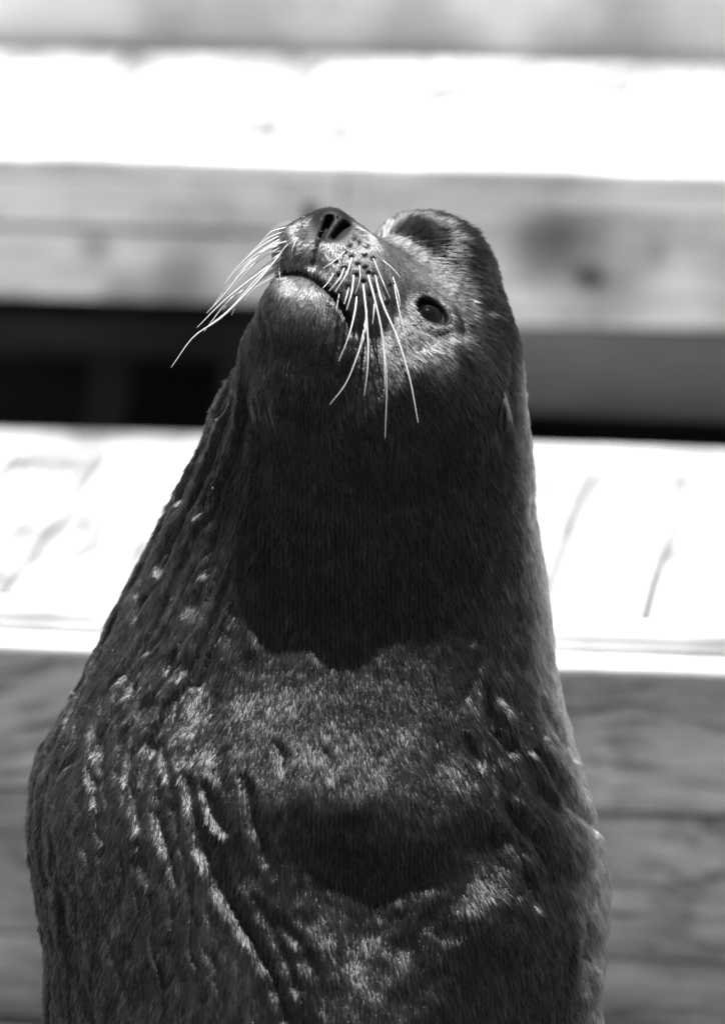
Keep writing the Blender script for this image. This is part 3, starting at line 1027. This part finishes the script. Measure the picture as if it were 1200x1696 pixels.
for pts, r in [
    ([(850, 730), (760, 840), (640, 960), (540, 1030), (465, 1132)], 2.3),
    ([(840, 700), (740, 770), (640, 890), (585, 948)], 2.0),
    ([(835, 760), (740, 830), (640, 910), (553, 997)], 2.2),
    ([(830, 790), (745, 850), (660, 905), (577, 1010)], 2.2),
    ([(835, 715), (760, 745), (690, 800), (640, 855)], 1.8),
    ([(840, 680), (770, 720), (700, 780), (650, 840)], 1.6),
    ([(860, 655), (810, 668), (785, 690), (762, 714)], 1.6),
    ([(875, 640), (830, 650), (800, 680), (775, 705)], 1.3),
    ([(830, 770), (770, 805), (715, 850), (668, 900)], 1.8),
    ([(835, 800), (770, 830), (720, 870), (695, 900), (670, 955)], 1.5),
    ([(845, 735), (800, 745), (740, 785), (680, 830)], 1.6),
    ([(835, 745), (780, 790), (720, 840), (680, 890)], 1.9),
    ([(885, 690), (840, 740), (832, 790), (835, 830)], 1.0),
    ([(905, 680), (880, 720), (872, 775)], 0.9),
    ([(900, 625), (910, 622), (922, 616)], 0.8),
    ([(870, 700), (820, 715), (770, 745), (730, 790)], 1.4),
    ([(846, 752), (765, 822), (668, 930), (600, 985)], 1.7),
    ([(842, 690), (752, 752), (668, 842), (606, 925)], 1.7),
    ([(838, 722), (762, 770), (694, 838), (655, 884)], 1.5),
    ([(832, 778), (752, 846), (690, 884), (640, 936)], 1.6),
    ([(852, 668), (798, 690), (748, 730), (712, 772)], 1.3),
    ([(838, 812), (786, 840), (742, 868), (712, 905)], 1.2)]:
    wpx(R2(pts), -8, r * 1.15)
print('whiskers', _time.time() - _t0)

# --- the coat: short hairs combed back from the nose
NHAIR = 560000
if NHAIR:
    T1 = np.concatenate([Q[:, [0, 1, 2]], Q[:, [0, 2, 3]]])
    A, B, C_ = WP[T1[:, 0]], WP[T1[:, 1]], WP[T1[:, 2]]
    area = 0.5 * np.linalg.norm(np.cross(B - A, C_ - A), axis=1)
    tc_ = P[T1].mean(1); tn_ = N[T1].mean(1)
    tx, ty = seen(tc_)
    wgt = area * np.where((tx > -30) & (tx < 1150) & (ty < 1740), 1.0, 0.16)
    wgt = wgt * np.where(tn_[:, 2] > -0.3, 1.0, 0.25)
    wgt = wgt * np.where(ty < 640, 2.4, 1.0)
    wgt /= wgt.sum()
    ti = np.searchsorted(np.cumsum(wgt), rng.random(NHAIR))
    ti = np.clip(ti, 0, len(T1) - 1)
    r1 = np.sqrt(rng.random(NHAIR)); r2 = rng.random(NHAIR)
    bw_ = np.stack([1 - r1, r1 * (1 - r2), r1 * r2], -1)
    rp = (P[T1[ti]] * bw_[..., None]).sum(1)
    rn_ = (N[T1[ti]] * bw_[..., None]).sum(1); rn_ /= np.linalg.norm(rn_, axis=1, keepdims=True)
    bz = (bare_v[T1[ti]] * bw_).sum(1)
    ex_, ey_ = seen(rp)
    de, se = seg_field([(830, 640), (836, 716)], ex_, ey_)
    keep = (rng.random(NHAIR) > bz * 1.3) & ~((de < 4 + 11 * se) & (rp[:, 0] > 760) & (rp[:, 2] > -140))
    rp, rn_ = rp[keep], rn_[keep]
    nH = len(rp)
    x, y = seen(rp)
    NOSE = np.array([548, 372, 120.0])
    fl_ = rp - NOSE
    far = np.linalg.norm(fl_, axis=1, keepdims=True)
    fl_ = fl_ / far
    bodyf = np.stack([(rp[:, 0] - 560) / 900.0, np.ones(nH), np.zeros(nH)], -1)
    mixb = sstep(350, 750, far[:, 0])[:, None]
    fl_ = fl_ * (1 - mixb) + bodyf * mixb
    cl = np.stack([noise(rp / 16.0, 61), noise(rp / 16.0, 62), noise(rp / 16.0, 63)], -1)
    cl2 = np.stack([noise(rp / 6.0, 64), noise(rp / 6.0, 65), noise(rp / 6.0, 66)], -1)
    fl_ = fl_ + 0.20 * cl + 0.12 * cl2 + 0.06 * rng.normal(size=(nH, 3))
    tang = fl_ - rn_ * (fl_ * rn_).sum(1, keepdims=True)
    tang /= np.linalg.norm(tang, axis=1, keepdims=True) + 1e-9
    crest = blob(x, y, 715, 380, 120, 45) * (rp[:, 2] < 60)
    face = 1 - sstep(120, 420, far[:, 0])
    length = (16.5 - 7.5 * face + 9.0 * crest) * (0.65 + 0.7 * rng.random(nH)) * (1 + 0.25 * cl[:, 0])
    lift = (0.23 + 0.28 * crest + 0.05 * noise(rp / 12.0, 70) + 0.05 * rng.normal(size=nH))[:, None]
    lift = np.clip(lift, 0.12, 0.9)
    npt = 4
    cell = (3.6 + 4.4 * sstep(150, 500, far[:, 0]))[:, None]
    lv = np.where(far[:, 0] < 260, 3.8, np.where(far[:, 0] < 420, 5.5, 7.5))[:, None]
    cid = np.floor((rp + 2.5 * cl2) / (lv * np.array([1.0, 1.5, 1.0]))).astype(np.int64)
    key = ((cid[:, 0] * 4001 + cid[:, 1]) * 4001 + cid[:, 2]) * 8 + (lv[:, 0]).astype(np.int64)
    uk, inv = np.unique(key, return_inverse=True)
    cnt = np.bincount(inv)[:, None]
    def cmean(a): return np.stack([np.bincount(inv, a[:, j]) for j in range(3)], -1) / cnt
    cr, ct, cn = cmean(rp)[inv], cmean(tang)[inv], cmean(rn_)[inv]
    crand = rng.random(len(uk)); ctone = np.exp(rng.normal(0, 0.38, len(uk)))[inv]
    clen = (0.75 + 0.5 * crand)[inv]
    clift = np.clip(0.23 + 0.28 * crest + 0.06 * rng.normal(size=len(uk))[inv], 0.12, 0.9)[:, None]
    pad = blob(x, y, 585, 445, 75, 80) * (rp[:, 2] > 40)
    bLh = np.interp(y, [540, 690, 850, 1000, 1200, 1400, 1612, 1800], [400, 428, 372, 372, 350, 330, 420, 450])
    flank = sstep(40, -40, x - bLh) * sstep(560, 720, y)
    length = length * clen * (1 - 0.45 * pad) * (1 - 0.25 * flank)
    pts = np.zeros((nH, npt, 3))
    for k in range(npt):
        f = k / (npt - 1)
        own = rp - rn_ * 0.3 + length[:, None] * (tang * f * 0.97 + rn_ * lift * (f - 0.35 * f * f))
        grp = cr + cn * 0.2 + length[:, None] * (ct * f * 0.97 + cn * clift * (f - 0.35 * f * f))
        pull = 0.62 * f ** 0.8
        pts[:, k] = own * (1 - pull) + grp * pull
    wpts = to_world(pts) - BASE
    crv = bpy.data.hair_curves.new('fur')
    crv.add_curves([npt] * nH)
    crv.attributes['position'].data.foreach_set('vector', wpts.astype(np.float32).ravel())
    rad = np.tile(np.array([0.40, 0.38, 0.28, 0.06]), (nH, 1)) * (0.8 + 0.4 * rng.random((nH, 1))) / K * 1.0
    ra = crv.attributes.get('radius') or crv.attributes.new('radius', 'FLOAT', 'POINT')
    ra.data.foreach_set('value', rad.astype(np.float32).ravel())
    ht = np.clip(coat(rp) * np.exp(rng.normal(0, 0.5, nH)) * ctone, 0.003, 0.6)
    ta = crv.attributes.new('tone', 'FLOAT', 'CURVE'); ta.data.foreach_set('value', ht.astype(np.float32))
    crv.materials.append(M_FUR)
    fur = bpy.data.objects.new('fur', crv); COL.objects.link(fur); fur.parent = lion
    tag(fur, kind='stuff')
print('done', _time.time() - _t0)
